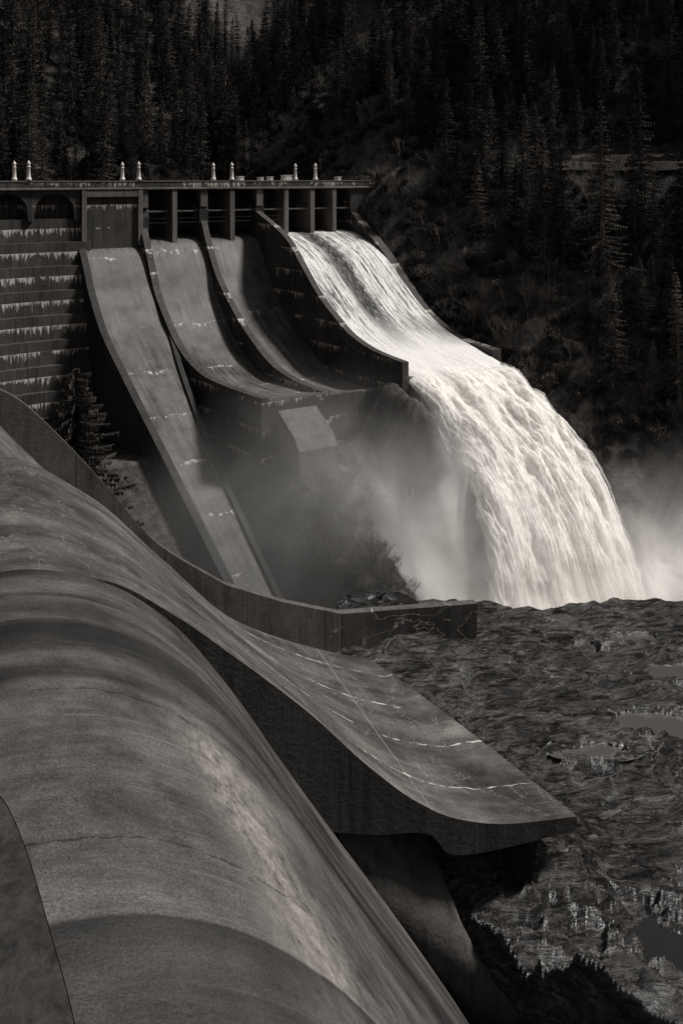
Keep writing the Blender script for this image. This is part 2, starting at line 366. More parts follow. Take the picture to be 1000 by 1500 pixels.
# boulder standing behind the low wall
u=np.linspace(0,2*np.pi,90)[:,None]; v=np.linspace(.02,np.pi*.62,44)[None,:]
rr=1+.22*fbm(np.cos(u)*2+v*1.7,np.sin(u)*2+v*.9,5,77)+.12*ridged(np.cos(u)*3+v*3,np.sin(u)*3-v*2,4,78)
bx=2.2+2.6*rr*np.cos(u)*np.sin(v)**.6; by=58.6+1.5*rr*np.sin(u)*np.sin(v)**.6; bz=-25.5+1.4*rr*np.cos(v)
grid("boulder",np.stack([bx,by,bz+0*bx],-1),MRd,flip=True)
# ---------------------------------------------------------------- crest path
def catmull(P,n=8):
    P=[np.array(p,float) for p in P]; P=[2*P[0]-P[1]]+P+[2*P[-1]-P[-2]]; o=[]
    for i in range(1,len(P)-2):
        for j in range(n):
            t=j/n; a,b,c,d=P[i-1:i+3]
            o.append(.5*((2*b)+(-a+c)*t+(2*a-5*b+4*c-d)*t*t+(-a+3*b-3*c+d)*t**3))
    o.append(P[-2]); return np.array(o)
arch=catmull([(-38.3,150),(-46.6,144.4),(-54,137),(-60,127),(-62.5,112),(-60,95),(-53,79),(-42,66),(-29,56),(-17.5,47.4)],8)
farp=np.array([F(t,0,0)[:2] for t in np.linspace(56,1,12)])
nearp=np.array([N(k,-1.3,0)[:2] for k in np.linspace(30,-30,14)])
def normals(P):
    T=np.gradient(P,axis=0); T/=np.linalg.norm(T,axis=1)[:,None]; return np.stack([-T[:,1],T[:,0]],1)
path=np.concatenate([farp,arch,nearp]); PN=normals(path)
dam=empty("concrete_dam")
def sweep(name,P,Nn,sec,mat,parent,closed=True):
    n=len(P); m=len(sec); G=np.zeros((n,m+(1 if closed else 0),3))
    for j,(o,z) in enumerate(list(sec)+([sec[0]] if closed else [])):
        G[:,j,0]=P[:,0]+Nn[:,0]*o; G[:,j,1]=P[:,1]+Nn[:,1]*o; G[:,j,2]=z
    return grid(name,G,mat,parent,smooth=False,flip=True)
if PN[3].dot(np.array([.56,-.83]))<0: PN=-PN
AN=normals(arch)
if AN[2].dot(np.array([.56,-.83]))<0: AN=-AN
sweep("deck_slab",path,PN,[(-6.4,-1.9),(.35,-1.9),(.35,-1.5),(-6.4,-1.5)],MDeck,dam)
sweep("parapet_downstream",path,PN,[(.05,-1.496),(.38,-1.496),(.38,-.62),(.05,-.62)],MD,dam)
sweep("parapet_coping",path,PN,[(-.02,-.617),(.46,-.617),(.46,-.47),(-.02,-.47)],MDeck,dam)
sweep("parapet_upstream",path,PN,[(-6.4,-1.496),(-6.1,-1.496),(-6.1,-.5),(-6.4,-.5)],MD,dam)
sweep("deck_cornice",path,PN,[(.352,-1.86),(.6,-1.78),(.6,-1.6),(.352,-1.52)],MDL,dam)
sec=[(-6.4,-1.92),(-2.0,-1.92),(-2.0,-6)]
z=-6.0;o=-.3
sec.append((o,z))
for j in range(17):
    sec.append((o,z-3.35)); z-=3.35; o+=1.05; sec.append((o,z))
sec.append((o,-75))
PA=np.concatenate([[F(1.5,0,0)[:2]],arch]); NA=np.concatenate([[AN[0]],AN])
sweep("stepped_arch_face",PA,NA,sec,MDs,dam,closed=False)
mb=MB(); L=np.concatenate([[0],np.cumsum(np.linalg.norm(np.diff(arch,axis=0),axis=1))]); span=6.75
tot=L[-1]; q=0.0; stp=.25; cols=[]
while q<tot:
    x=np.array([np.interp(q,L,arch[:,i]) for i in range(2)]); nn=np.array([np.interp(q,L,AN[:,i]) for i in range(2)])
    ph=(q-.35)%span-span/2; hs=2.95
    zb=-2.35-2.75*(1-math.sqrt(max(0,1-(ph/hs)**2))) if abs(ph)<hs else -6.3
    cols.append((x,nn,zb)); q+=stp
for i in range(len(cols)-1):
    (a,na,za),(b,nb,zb)=cols[i],cols[i+1]
    def P3(x,n,o,z): v=x+n*o; return (v[0],v[1],z)
    mb.prism([P3(a,na,-.75,za),P3(a,na,.15,za),P3(a,na,.15,-1.905),P3(a,na,-.75,-1.905)],[P3(b,nb,-.75,zb),P3(b,nb,.15,zb),P3(b,nb,.15,-1.905),P3(b,nb,-.75,-1.905)])
mb.obj("arched_spandrel",MD,dam)
# ---------------------------------------------------------------- far spillway
sp=empty("far_spillway")
def floor_(name,t0f,t1f,pf,s0,s1,mat=MC,nt=14,ns=90,parent=sp):
    s=np.linspace(s0,s1,ns)[:,None]; w=np.linspace(0,1,nt)[None,:]
    t=t0f(s)*(1-w)+t1f(s)*w; z=pf(s)+0*w
    ss=s+0*w
    return grid(name,F(t,ss,z),mat,parent,uv=np.stack([ss,t],-1))
c_=lambda v:(lambda s:v+0*s)
tr1=prof([(-4,9.4),(9,9.4),(17,8.0),(29,6.1),(42,5.0),(56,4.2)])
floor_("long_chute_floor",c_(.6),tr1,p1,-4,56)
pB=prof([(-.5,-6.4),(2.8,-12.6),(5.3,-17.0),(8.5,-20.2),(12.4,-23.4),(17,-25.6),(22.6,-26.8),(30,-27.0),(37,-26.9)])
pC=prof([(-.5,-5.4),(2.8,-11.6),(5.3,-15),(8.5,-18),(15.8,-23.1),(23.5,-26.5),(30,-27.4),(35.5,-27.5)])
pD=prof([(-.5,-5.2),(9.8,-9.6),(14,-13.2),(18.6,-17.2),(23,-20),(27.3,-22.2),(33,-23.6),(39.2,-24.2)])
pE=prof([(-.5,-5.5),(5,-9.2),(9.4,-12.2),(15,-17),(21,-21.4),(28,-24.0),(36,-24.8)])
def wall(name,t0,t1,pf,s0,s1,zb,mat=MD,parent=sp,n=80,tf=None,raisez=0):
    s=np.linspace(s0,s1,n); z=pf(s)+raisez; zbv=np.full(n,float(zb))
    off=tf(s) if tf else 0*s
    G=np.stack([F(t0+off,s,zbv),F(t0+off,s,z),F(t1+off,s,z),F(t1+off,s,zbv)],1)
    vs=G.reshape(-1,3); f=[]
    for i in range(n-1):
        a=i*4;b=a+4
        for j in range(3): f.append((a+j,b+j,b+j+1,a+j+1))
    f.append((0,1,2,3)); f.append(tuple((n-1)*4+j for j in (3,2,1,0)))
    return meshobj(name,vs,f,mat,parent)
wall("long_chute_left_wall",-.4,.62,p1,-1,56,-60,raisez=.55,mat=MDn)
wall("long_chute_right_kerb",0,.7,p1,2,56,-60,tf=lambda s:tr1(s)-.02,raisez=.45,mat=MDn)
wall("training_wall_b",9.45,10.5,pB,-.5,37,-50)
wall("training_wall_c",19.5,20.5,pC,-.5,35.5,-50)
wall("training_wall_d",29.3,30.3,pD,-.5,39.2,-50)
wall("training_wall_e",48.0,49.6,pE,-.5,36,-50)
fl2=prof([(-4,-9.0),(0,-9.8),(2.8,-13.2),(5.3,-17.6),(8.5,-21.2),(12.4,-24.6),(17,-27),(22.6,-28.3),(30,-28.3),(36.0,-27.5)])
fl3=prof([(-4,-9.0),(0,-9.8),(2.8,-13.2),(5.3,-17),(8.5,-20.2),(15.8,-25.2),(23.5,-28.4),(30,-28.9),(34.5,-28.2)])
floor_("chute_floor",c_(10.48),c_(19.52),fl2,-4,36.0)
floor_("chute_floor_mid",c_(20.48),c_(29.32),fl3,-4,34.5)
fl4=prof([(-4,-9.0),(0,-9.5),(5,-10.9),(10,-13.4),(15,-17.2),(21,-21.6),(27,-24.6),(33,-26),(39,-26.3)])
floor_("chute_floor_wet",c_(30.28),c_(48.02),fl4,-4,39)
mb=MB()
fbox(mb,10.45,19.55,35.95,36.75,-50,-27.45); fbox(mb,20.45,29.35,34.45,35.25,-50,-28.15); fbox(mb,30.25,48.05,37.8,38.9,-50,-26.4)
mb.obj("bucket_end_walls",MD,sp)
mb=MB()
pl=[(37.2,-50),(42.2,-50),(42.2,-32.6),(41.2,-31.2),(37.2,-28.6)]
mb.prism([F(11.6,a,b) for a,b in pl],[F(17.2,a,b) for a,b in pl]); mb.obj("splitter_block",MBk,sp,bevel=.1)
mb=MB(); fbox(mb,.2,9.5,-6.3,.1,-11.5,-1.93); mb.obj("gate_abutment",MD,sp)
mb=MB()
for t in (.15,8.9): fbox(mb,t,t+.75,.103,.55,-10.3,-1.93)
fbox(mb,.9,8.9,.103,.5,-2.9,-1.93); mb.obj("abutment_pilasters",MDL,sp,bevel=.04)
piers=MB()
for t in (10,20,30):
    w=.62
    poly=[(-6.3,-1.93),(.3,-1.93),(.3,-4.6),(-.45,-5.0),(-.45,-12.5),(-6.3,-12.5)]
    piers.prism([F(t-w,a,b) for a,b in poly],[F(t+w,a,b) for a,b in poly])
for t in (14.9,24.9,34.9,40,44.4):
    w=.42
    poly=[(-6.3,-1.93),(.45,-1.93),(.45,-10.4),(-.2,-11),(-6.3,-11)]
    piers.prism([F(t-w,a,b) for a,b in poly],[F(t+w,a,b) for a,b in poly])
piers.obj("gate_pier_noses",MDL,sp,bevel=.05)
mb=MB(); fbox(mb,48.0,55,-6.3,.2,-12,-1.93); mb.obj("right_abutment",MD,sp)
mb=MB()
for t,zz in ((10,-6.5),(20,-5.5),(30,-5.3)):
    poly=[(-6.2,-2.2),(-1.2,-2.2),(.2,zz+.5),(.2,-12),(-6.2,-12)]
    mb.prism([F(t-.75,a,b) for a,b in poly],[F(t+.75,a,b) for a,b in poly])
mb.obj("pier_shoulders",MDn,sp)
bt=[10.6,14.48,15.32,19.38,20.62,24.48,25.32,29.38,30.62,34.48,35.32,39.58,40.42,43.98,44.82,48.0]
gm=MB(); am=MB(); cat=MB()
for i in range(0,16,2):
    t0,t1=bt[i]+.04,bt[i+1]-.04; opened=i>=8
    zc=-5.2; R=4.3; ang=np.linspace(-48,36,9) if not opened else np.linspace(-22,40,9)
    pr=[(-.3-R*math.cos(math.radians(a)),zc+R*math.sin(math.radians(a))) for a in ang]
    for (s0,z0),(s1,z1) in zip(pr[:-1],pr[1:]):
        gm.prism([F(t0,s0,z0),F(t1,s0,z0),F(t1,s1,z1),F(t0,s1,z1)],[F(t0,s0+.15,z0),F(t1,s0+.15,z0),F(t1,s1+.15,z1),F(t0,s1+.15,z1)])
    for s0,z0 in pr[1::2]: fbox(gm,t0,t1,s0+.15,s0+.4,z0-.09,z0+.09)
    for tt in (t0+.35,t1-.35):
        for s0,z0 in (pr[1],pr[4],pr[7]):
            A=[F(tt-.1,s0+.2,z0-.1),F(tt+.1,s0+.2,z0-.1),F(tt+.1,s0+.2,z0+.1),F(tt-.1,s0+.2,z0+.1)]
            B=[F(tt-.1,-.3,zc-.1),F(tt+.1,-.3,zc-.1),F(tt+.1,-.3,zc+.1),F(tt-.1,-.3,zc+.1)]
            am.prism(A,B)
    fbox(am,t0,t1,-.4,-.2,zc-.12,zc+.12)
    if i<10:
        fbox(cat,t0,t1,.0,.1,-7.0,-6.9); fbox(cat,t0,t1,.0,.08,-6.3,-6.24)
gm.obj("radial_gates",MSteel,sp); am.obj("gate_arms",MBk,sp); cat.obj("gate_walkway",MSteel,sp)
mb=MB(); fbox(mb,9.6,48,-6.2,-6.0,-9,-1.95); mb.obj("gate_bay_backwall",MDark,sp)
def lathe(mb,c,pts,n=14):
    o=len(mb.v)
    for r,z in pts:
        for j in range(n): mb.v.append((c[0]+r*math.cos(2*math.pi*j/n),c[1]+r*math.sin(2*math.pi*j/n),c[2]+z))
    for i in range(len(pts)-1):
        for j in range(n): mb.f.append((o+i*n+j,o+i*n+(j+1)%n,o+(i+1)*n+(j+1)%n,o+(i+1)*n+j))
lamp=[(0,0),(.42,0),(.42,.35),(.34,.42),(.30,.6),(.22,1.9),(.30,1.98),(.30,2.06),(.15,2.12),(.15,2.2),(.25,2.34),(.28,2.5),(.22,2.68),(.08,2.78),(.05,2.95),(0,2.97)]
for t in (-7.5,9.1,24.9,40.7):
    for ss in (.2,-6.25):
        mb=MB()
        if t<0: i=int(np.argmin(np.abs(L-abs(t)))); b=arch[i]+AN[i]*ss; c=(b[0],b[1],-.49)
        else: c=tuple(F(t,ss,-.49))
        lathe(mb,c,lamp); mb.obj("street_lamp",MPaint,None,smooth=True)
for t,w,h in ((27.4,.5,.55),(31.2,.35,.4),(33,.35,.5),(36.2,.8,.75),(46.5,.4,.5)):
    mb=MB(); fbox(mb,t-w,t+w,-2.2,-1.2,-1.45,-.45+h); fbox(mb,t-w-.08,t+w+.08,-2.28,-1.12,-.447+h,-.36+h); fbox(mb,t-w*.6,t+w*.6,-1.195,-1.15,-1.2,-.6+h); mb.obj("gate_hoist_cabinet",MPaint,None,bevel=.02)
up=[F(56,-6.5,-4.2)]+[np.array([*(p+n*-6.5),-4.2]) for p,n in zip(path[12:],PN[12:])]+[np.array(q) for q in ((20,-60,-4.2),(-260,-60,-4.2),(-300,330,-4.2),(60,330,-4.2))]
meshobj("reservoir_water",up,[tuple(range(len(up)))],MP)
# ---------------------------------------------------------------- falling water
wf=empty("waterfall")
def addattr(o,arr):
    a=o.data.attributes.new("edge",'FLOAT','POINT'); a.data.foreach_set("value",np.asarray(arr,np.float32).ravel())
wz=prof([(-3,-9.0),(0,-9.2),(5,-10.5),(10,-12.9),(15,-16.7),(21,-20.9),(27,-23.6),(33,-25.0),(37,-25.7),(42,-27.0),(46.7,-29.3),(51,-32.7),(56.2,-38.2),(60,-44),(63.8,-51.5),(67,-58.7),(70,-66)])
def watersheet(name,s0,s1,ns,nt,mat,amp,zf,left,right,seed,so=0,up=0,hf=1.0):
    s=np.linspace(s0,s1,ns)[:,None]; w=np.linspace(0,1,nt)[None,:]
    t=left(s)*(1-w)+right(s)*w; ss=s+0*t
    z=zf(s)+0*t
    free=sstep(32,50,s)
    n=fbm(ss*.09,t*.22,3,seed)*(.12+free*1.7)*amp+fbm(ss*.20,t*.55,4,seed+9)*(.12+free*.9)*amp+fbm(ss*.5,t*1.8,5,seed+19,.6)*(.05+free*.30)*amp*hf
    e=np.minimum(w,1-w)*2; z=z-free*3.0*(1-np.sqrt(np.clip(1-(1-np.clip(e*3.2,0,1))**2,0,1)))
    slope=np.gradient(zf(s[:,0]),s[:,0])[:,None]; nl=np.sqrt(1+slope**2)
    tj=fbm(ss*.5,t*.5,4,seed+33)*free*.9*(1-np.clip(e*4,0,1))
    o=grid(name,F(t+tj,ss+(n+up)*(-slope)/nl+so,z+(n+up)/nl),mat,wf,uv=np.stack([ss,t],-1))
    ed=np.clip(e*5,0,1)*sstep(0,.12,(s-s0)/(s1-s0))
    addattr(o,ed+0*t); return o
lf=prof([(-3,30.4),(36,30.4),(42,30.2),(50,29.6),(58,26.5),(64,24),(70,22)]); rf=prof([(-3,47.95),(36,47.9),(40,48.3),(50,49.0),(60,49.0),(70,49.0)])
watersheet("chute_water",-3,39.5,200,90,MWc,.6,wz,lf,rf,5)
watersheet("jet_water",34,70,330,240,MWj,.8,lambda s:wz(s)-.35*sstep(40,34,s),lf,rf,5)
def curt(reach,vy0=-26.0):
    def zf(s):
        q=np.clip((s-37)/reach,0,9); return vy0-.6*q-15.4*q*q
    return zf
for i,(reach,l0,l1,r0,r1) in enumerate([(11,31,16,47,40),(16.5,31,20,48,46)]):
    s1=37+reach*1.62
    watersheet("falling_curtain_%d"%(i+1),37,s1,170,150,MWw,.9,curt(reach),
        (lambda a,b,s1:(lambda s:a+(b-a)*sstep(37,s1,s)))(l0,l1,s1),(lambda a,b,s1:(lambda s:a+(b-a)*sstep(37,s1,s)))(r0,r1,s1),30+i*7)
watersheet("outer_veil",38,70,240,220,MWw,1.1,wz,lambda s:lf(s)-1.2,lambda s:rf(s)+.1,5,.0,.35,hf=1.6)
def spray(name,s0,t0,t1,z0,z1,lean,bow,seed,top=.3,fl=.35):
    u=np.linspace(0,1,90)[:,None]; v=np.linspace(0,1,70)[None,:]
    t=t0+(t1-t0)*u+0*v; s=s0-lean*v-bow*(2*u-1)**2+fbm(u*3+0*v,v*2.5+0*u,3,seed,.4)*2.6; z=z0+(z1-z0)*v+fbm(u*4+0*v,v*0+0*u,3,seed+3)*6*v
    o=grid(name,F(t,s,z),MWs,wf_m,uv=np.stack([t,z],-1))
    e=sstep(0,fl,u)*sstep(1,.8,u)*sstep(1.0,top,v)
    addattr(o,e+0*u*v); return o
wf_m=empty("spray_mist")
spray("spray_sheet_1",61,10,42,-56,-27,14,2,101,.25)
spray("spray_sheet_2",67,10,50,-60,-31,17,3,111,.25)
spray("spray_sheet_3",74,7,76,-60,-34,14,4,121,.2)
spray("spray_sheet_4",79,8,78,-60,-40,9,4,131,.3,.3)
def mist(name,c,r,dens,nsc,thr):
    bpy.ops.mesh.primitive_ico_sphere_add(subdivisions=3,radius=1,location=tuple(c)); o=bpy.context.object; o.name=name; o.scale=r
    o.rotation_euler=(0,0,math.atan2(.56,.83))
    m=M(name+"_vapour"); oc=m.objc(); ln=m.node("ShaderNodeVectorMath",operation='LENGTH'); m.set(ln.inputs[0],oc)
    fall=m.math('POWER',m.mr(ln.outputs["Value"],0.05,1.0,1,0),1.2)
    n=m.noise(m.pos(),nsc,2,.6,.4); d=m.math('MULTIPLY',m.math('MULTIPLY',fall,m.mr(n,thr,thr+.25)),dens)
    v=m.node("ShaderNodeVolumeScatter"); v.inputs["Color"].default_value=(1,.96,.91,1); m.set(v.inputs["Density"],d); v.inputs["Anisotropy"].default_value=.1
    m.t.links.new(v.outputs[0],m.out.inputs["Volume"]); o.data.materials.append(m.m); o.parent=wf_m
    return o
mist("drifting_mist",F(14,48,-40),(28,23,19),.05,.075,.34)
# ---------------------------------------------------------------- foreground spillway
fs=empty("foreground_spillway")
pn=prof([(-3,-10.0),(0,-10.0),(1.3,-10.2),(2.6,-10.75),(4.3,-12.1),(6,-14.3),(7.4,-16.5),(8.9,-18.8),(10.9,-21.8),(14,-26.6),(19,-34)])
def lin(a,b,w): return a*(1-w)+b*w
def nsurf(name,k0,k1,p0,p1_,mat,s0,s1a,s1b,nk=40,ns=90,dz=0):
    w=np.linspace(0,1,nk)[None,:]; q=np.linspace(0,1,ns)[:,None]
    k=lin(k0,k1,w)+0*q; s00=s0(k) if callable(s0) else s0
    s=s00+q*(lin(s1a,s1b,w)-s00)
    z=p0(s)*(1-w)+p1_(s)*w+dz
    return grid(name,N(k,s,z),mat,fs,uv=np.stack([s,k],-1),flip=True)
edge0=prof([(-12,.5),(-4,.42),(-1.7,.2),(1.2,-.25),(2.4,-.8),(4,-1.6),(12,-1.6)])
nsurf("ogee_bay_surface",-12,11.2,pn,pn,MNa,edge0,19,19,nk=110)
s=np.linspace(0,19,80)
grid("bay_end_face",np.stack([N(11.2,s,pn(s)-2.5),N(11.2,s,pn(s))],1),MDn,fs)
kk=np.linspace(-12,8,80); e0=edge0(kk); ww=np.linspace(0,1,24)[None,:]
sq=(-6+(e0[:,None]+6)*ww); sz=(pn(e0)-.012)[:,None]*ww+(-10.05)*(1-ww)
grid("gate_sill",N(kk[:,None]+0*ww,sq,sz+fbm(sq*2.5,kk[:,None]*2.5+0*ww,4,5)*.02*(1-ww)),mat_dam("wet_sill_concrete",.010,.045,0),fs,flip=True)
pM=prof([(-3,-10),(0,-10),(2.6,-10.7),(4.3,-11.85),(6,-13.3),(8.3,-15.4),(10.2,-17.4),(11.8,-18.85),(13.1,-19.7),(15,-20.4),(17.8,-20.9)])
pS=prof([(-3,-10),(0,-10),(3.1,-11.7),(6,-14.6),(8.7,-17.3),(11,-18.6),(12.8,-19.4),(14.9,-20.2)])
nsurf("bucket_bay_surface",11.22,22.3,pM,pS,MNb,-1.6,17.8,14.9,nk=60)
zbot=prof([(0,-14),(6,-18),(8.9,-19.0),(10.4,-19.5),(12.3,-20.0),(13,-20.8),(14,-21.05),(17.8,-21.35)])
s=np.linspace(0,17.8,90)
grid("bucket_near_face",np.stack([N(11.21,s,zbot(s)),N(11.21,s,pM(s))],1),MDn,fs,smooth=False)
w=np.linspace(0,1,20); sl=lin(17.8,14.9,w); kl=lin(11.21,22.3,w); zt=lin(float(pM(17.8)),float(pS(14.9)),w)
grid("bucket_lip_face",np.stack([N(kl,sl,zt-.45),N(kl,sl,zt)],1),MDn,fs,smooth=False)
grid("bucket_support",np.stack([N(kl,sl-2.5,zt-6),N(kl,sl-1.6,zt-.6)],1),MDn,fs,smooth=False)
s=np.linspace(0,14.9,60)
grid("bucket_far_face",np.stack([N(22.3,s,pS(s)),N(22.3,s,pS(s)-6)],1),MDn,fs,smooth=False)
Lc=catmull([(-1.3,29.9,-17.8),(-.2,30.3,-19.3),(1.2,30.75,-22.0),(4.1,32.0,-27.2)],10); Rc=catmull([(2.2,33.2,-20.2),(2.75,32.6,-21.0),(4.0,31.6,-23.6),(5.7,30.6,-25.6)],10)
w=np.linspace(0,1,24)[None,:,None]; G=Lc[:,None,:]*(1-w)+Rc[:,None,:]*w
rip=np.sin(np.linspace(0,60,len(Lc)))[:,None]*.035; G[:,:,2]+=rip
G=np.concatenate([G,G[:,-1:,:]+np.array([.1,.1,-4.0])],1)
grid("lower_apron",G,mat_dam("apron_concrete",.02,.07,0),fs)
p3=prof([(0,-11),(3,-14.5),(5,-17),(7.3,-19.5),(10.8,-22),(14,-24),(17.5,-25.2)])
nsurf("third_bay_surface",22.35,33.4,p3,p3,MNb,0,15,17.5)
Wt=catmull([(-16.5,46.6,-9.3),(-14.9,47.4,-10.3),(-12.9,48.3,-12.6),(-11.1,49.1,-15.0),(-9.0,50.1,-17.9),(-5.8,51.5,-20.5)],8)
Wt=np.concatenate([Wt,[(-3,52.8,-21.9),(0,54.2,-23.1),(.03,54.2,-23.1),(3.6,55.2,-23.25),(7.4,56.0,-23.3)]])
tn=normals(Wt[:,:2])
if tn[3][1]>0: tn=-tn
vs=[];f=[]
for i,p in enumerate(Wt):
    a=p[:2]+tn[i]*.0; b=p[:2]-tn[i]*.55
    vs+=[(a[0],a[1],p[2]-9),(a[0],a[1],p[2]),(b[0],b[1],p[2]),(b[0],b[1],p[2]-9)]
for i in range(len(Wt)-1):
    a=i*4;b=a+4
    for j in range(3): f.append((a+j,b+j,b+j+1,a+j+1))
f+=[(0,1,2,3),tuple((len(Wt)-1)*4+j for j in (3,2,1,0))]
def mat_cw():
    m=M("curved_wall_concrete"); p=m.pos(); x,y,z=m.sep(p)
    n1=m.noise(p,.5,6,.65); n2=m.noise(m.scale(p,1,1,.1),2.5,5,.7); n3=m.noise(p,9,4,.7)
    v=m.mr(m.math('ADD',m.math('MULTIPLY',n1,.5),m.math('MULTIPLY',n2,.5)),.35,.65,.03,.11); v=m.math('MULTIPLY',v,m.mr(n3,.3,.7,.75,1.25))
    cz=m.math('ABSOLUTE',m.math('SUBTRACT',m.noise(m.scale(p,.35,.35,.9),.7,4,.55,.3),.5))
    cr=m.math('MULTIPLY',m.mr(cz,.0,.007,1,0),m.mr(x,-2,1)); v=m.mix(m.math('MULTIPLY',cr,.9),v,.6)
    pj=m.math('ABSOLUTE',m.math('SUBTRACT',m.math('FRACT',m.math('DIVIDE',m.math('ADD',x,100.3),3.9)),.5)); v=m.math('MULTIPLY',v,m.mr(pj,0,.012,.3,1))
    return m.pbsdf(v,.7,m.bump(n3,.5,.05),.4)
meshobj("curved_training_wall",vs,f,mat_cw())
# ---------------------------------------------------------------- vegetation
def conifer(name,H,R,seed,loc,dens=1.0,nm=None,seg=.33,wk=1.0):
    r=random.Random(seed); v=[];f=[];mi=[]
    n=8
    for i in range(9):
        h=H*i/8; rad=.016*H*(1-i/8)+.02
        for j in range(n): v.append((rad*math.cos(j*2*math.pi/n),rad*math.sin(j*2*math.pi/n),h))
    for i in range(8):
        for j in range(n): f.append((i*n+j,i*n+(j+1)%n,(i+1)*n+(j+1)%n,(i+1)*n+j)); mi.append(1)
    wh=int(34*dens)
    for i in range(wh):
        q=i/(wh-1); h=H*(.10+.89*q)+r.uniform(-.12,.12); L0=R*(1-q)**.8*(.75+.5*r.random())+.15
        nb=r.randint(5,8); ph=r.random()*6.28
        for b in range(nb):
            if r.random()<.12: continue
            a=ph+b*6.283/nb+r.uniform(-.3,.3); Lb=L0*r.uniform(.6,1.15); dr=r.uniform(.15,.5)*(1-q*.6)
            ca,sa=math.cos(a),math.sin(a); nseg=max(3,int(Lb/seg))
            o=len(v); e=(ca*Lb,sa*Lb,h-dr*Lb+.15*Lb); v.extend([(0,0,h-.04),(0,0,h+.04),e]); f.append((o,o+1,o+2)); mi.append(1)
            for k in range(nseg):
                u=(k+.7)/nseg; x=ca*Lb*u; y=sa*Lb*u; zz=h-dr*Lb*u+.15*Lb*u*u
                wd=(.16+.30*Lb*(1-u*.75)*.6)*r.uniform(.5,1.25)*wk
                for sg in (-1,1):
                    o=len(v); fx=-sa*sg; fy=ca*sg; l=wd; bk=.5*wd; tk=.12*(seg/.33)
                    v.extend([(x-ca*tk,y-sa*tk,zz),(x+ca*tk,y+sa*tk,zz+.03),(x+fx*l+ca*bk,y+fy*l+sa*bk,zz-r.uniform(.0,.5)*l)])
                    f.append((o,o+1,o+2)); mi.append(0)
                if r.random()<.6:
                    o=len(v); v.extend([(x-ca*.15,y-sa*.15,zz),(x+ca*.2,y+sa*.2,zz),(x+ca*.05,y+sa*.05,zz-r.uniform(.2,.5))]); f.append((o,o+1,o+2)); mi.append(0)
    me=bpy.data.meshes.new(name); me.from_pydata(v,[],f); me.materials.append(nm or MF); me.materials.append(MB_); me.polygons.foreach_set("material_index",mi); me.update()
    ob=bpy.data.objects.new(name,me); ob.location=loc; return ob
def shrub(name,H,seed,loc,leafy):
    r=random.Random(seed); v=[];f=[];mi=[]
    def stick(a,b,w):
        o=len(v); a=Vector(a);b=Vector(b); d=(b-a).normalized(); p=d.orthogonal()*w; q=d.cross(p)
        for c,k in ((a,1),(b,.5)):
            v.extend([tuple(c+p*k),tuple(c-p*.5*k+q*.86*k),tuple(c-p*.5*k-q*.86*k)])
        for j in range(3): f.append((o+j,o+(j+1)%3,o+3+(j+1)%3,o+3+j)); mi.append(1)
    def rec(p,d,l,w,lev):
        e=tuple(p[i]+d[i]*l for i in range(3)); stick(p,e,w)
        if lev==0 or (leafy and lev<=1):
            if leafy:
                for _ in range(10):
                    c=[e[i]+r.gauss(0,.28) for i in range(3)]; o=len(v)
                    for _k in range(3): v.append(tuple(c[i]+r.uniform(-.17,.17) for i in range(3)))
                    f.append((o,o+1,o+2)); mi.append(0)
            if lev==0: return
        for _ in range(r.randint(3,4)):
            nd=Vector([d[i]+r.uniform(-.65,.65) for i in range(3)]); nd.z+=.15; nd.normalize(); rec(e,tuple(nd),l*r.uniform(.55,.8),w*.55,lev-1)
    if leafy:
        for _ in range(5):
            d=Vector((r.uniform(-.7,.7),r.uniform(-.7,.7),1)).normalized(); rec((0,0,0),tuple(d),H*.35,.04,3)
    else: rec((0,0,-.3),(0,0,1),H*.35,.09,5)
    me=bpy.data.meshes.new(name); me.from_pydata(v,[],f); me.materials.append(MFs); me.materials.append(MB_ if leafy else MTw); me.polygons.foreach_set("material_index",mi); me.update()
    ob=bpy.data.objects.new(name,me); ob.location=loc; return ob
ct=bpy.data.collections.new("conifer_variants"); sc.collection.children.link(ct)
cb=bpy.data.collections.new("shrub_variants"); sc.collection.children.link(cb)
def gz(x,y): return float(ground(np.array([x]),np.array([y]))[0])
link(conifer("fir_tree",13.6,4.8,1,(-20.3,78.5,-28.2),dens=2.2,nm=MFh,seg=.13,wk=.62))
link(conifer("fir_tree",7,3.0,9,(-24.2,80,-28.6),dens=1.4,nm=MFh,seg=.14,wk=.6))
spec=[(16,2.7,1,(48,196)),(17,2.8,2,(62,178)),(22,3.2,3,(55,205)),(19,2.5,4,(24,206)),(14,3.0,5,(70,190))]
for q in spec:
    loc=(q[3][0],q[3][1],gz(*q[3])-.3)
    o=conifer("pine_tree",q[0],q[1],q[2],loc); ct.objects.link(o)
for i,(h,sd,lf_,xy) in enumerate([(3.2,11,True,(60,172)),(2.4,12,True,(66,170)),(2.8,15,True,(63,175)),(7,13,False,(58,190)),(8,14,False,(52,198))]):
    o=shrub("shrub" if lf_ else "bare_tree",h,sd,(xy[0],xy[1],gz(*xy)-.2),lf_); cb.objects.link(o)
def mound(X,Y):
    r2=((X+24)**2+(Y-76)**2); return -27.5-r2*.045+fbm(X*.3,Y*.3,4,7)*1.2-np.clip(X+18,0,20)*.25
tgrid("vegetated_ledge",np.linspace(-55,4,90),np.linspace(58,96,70),mound,MG)
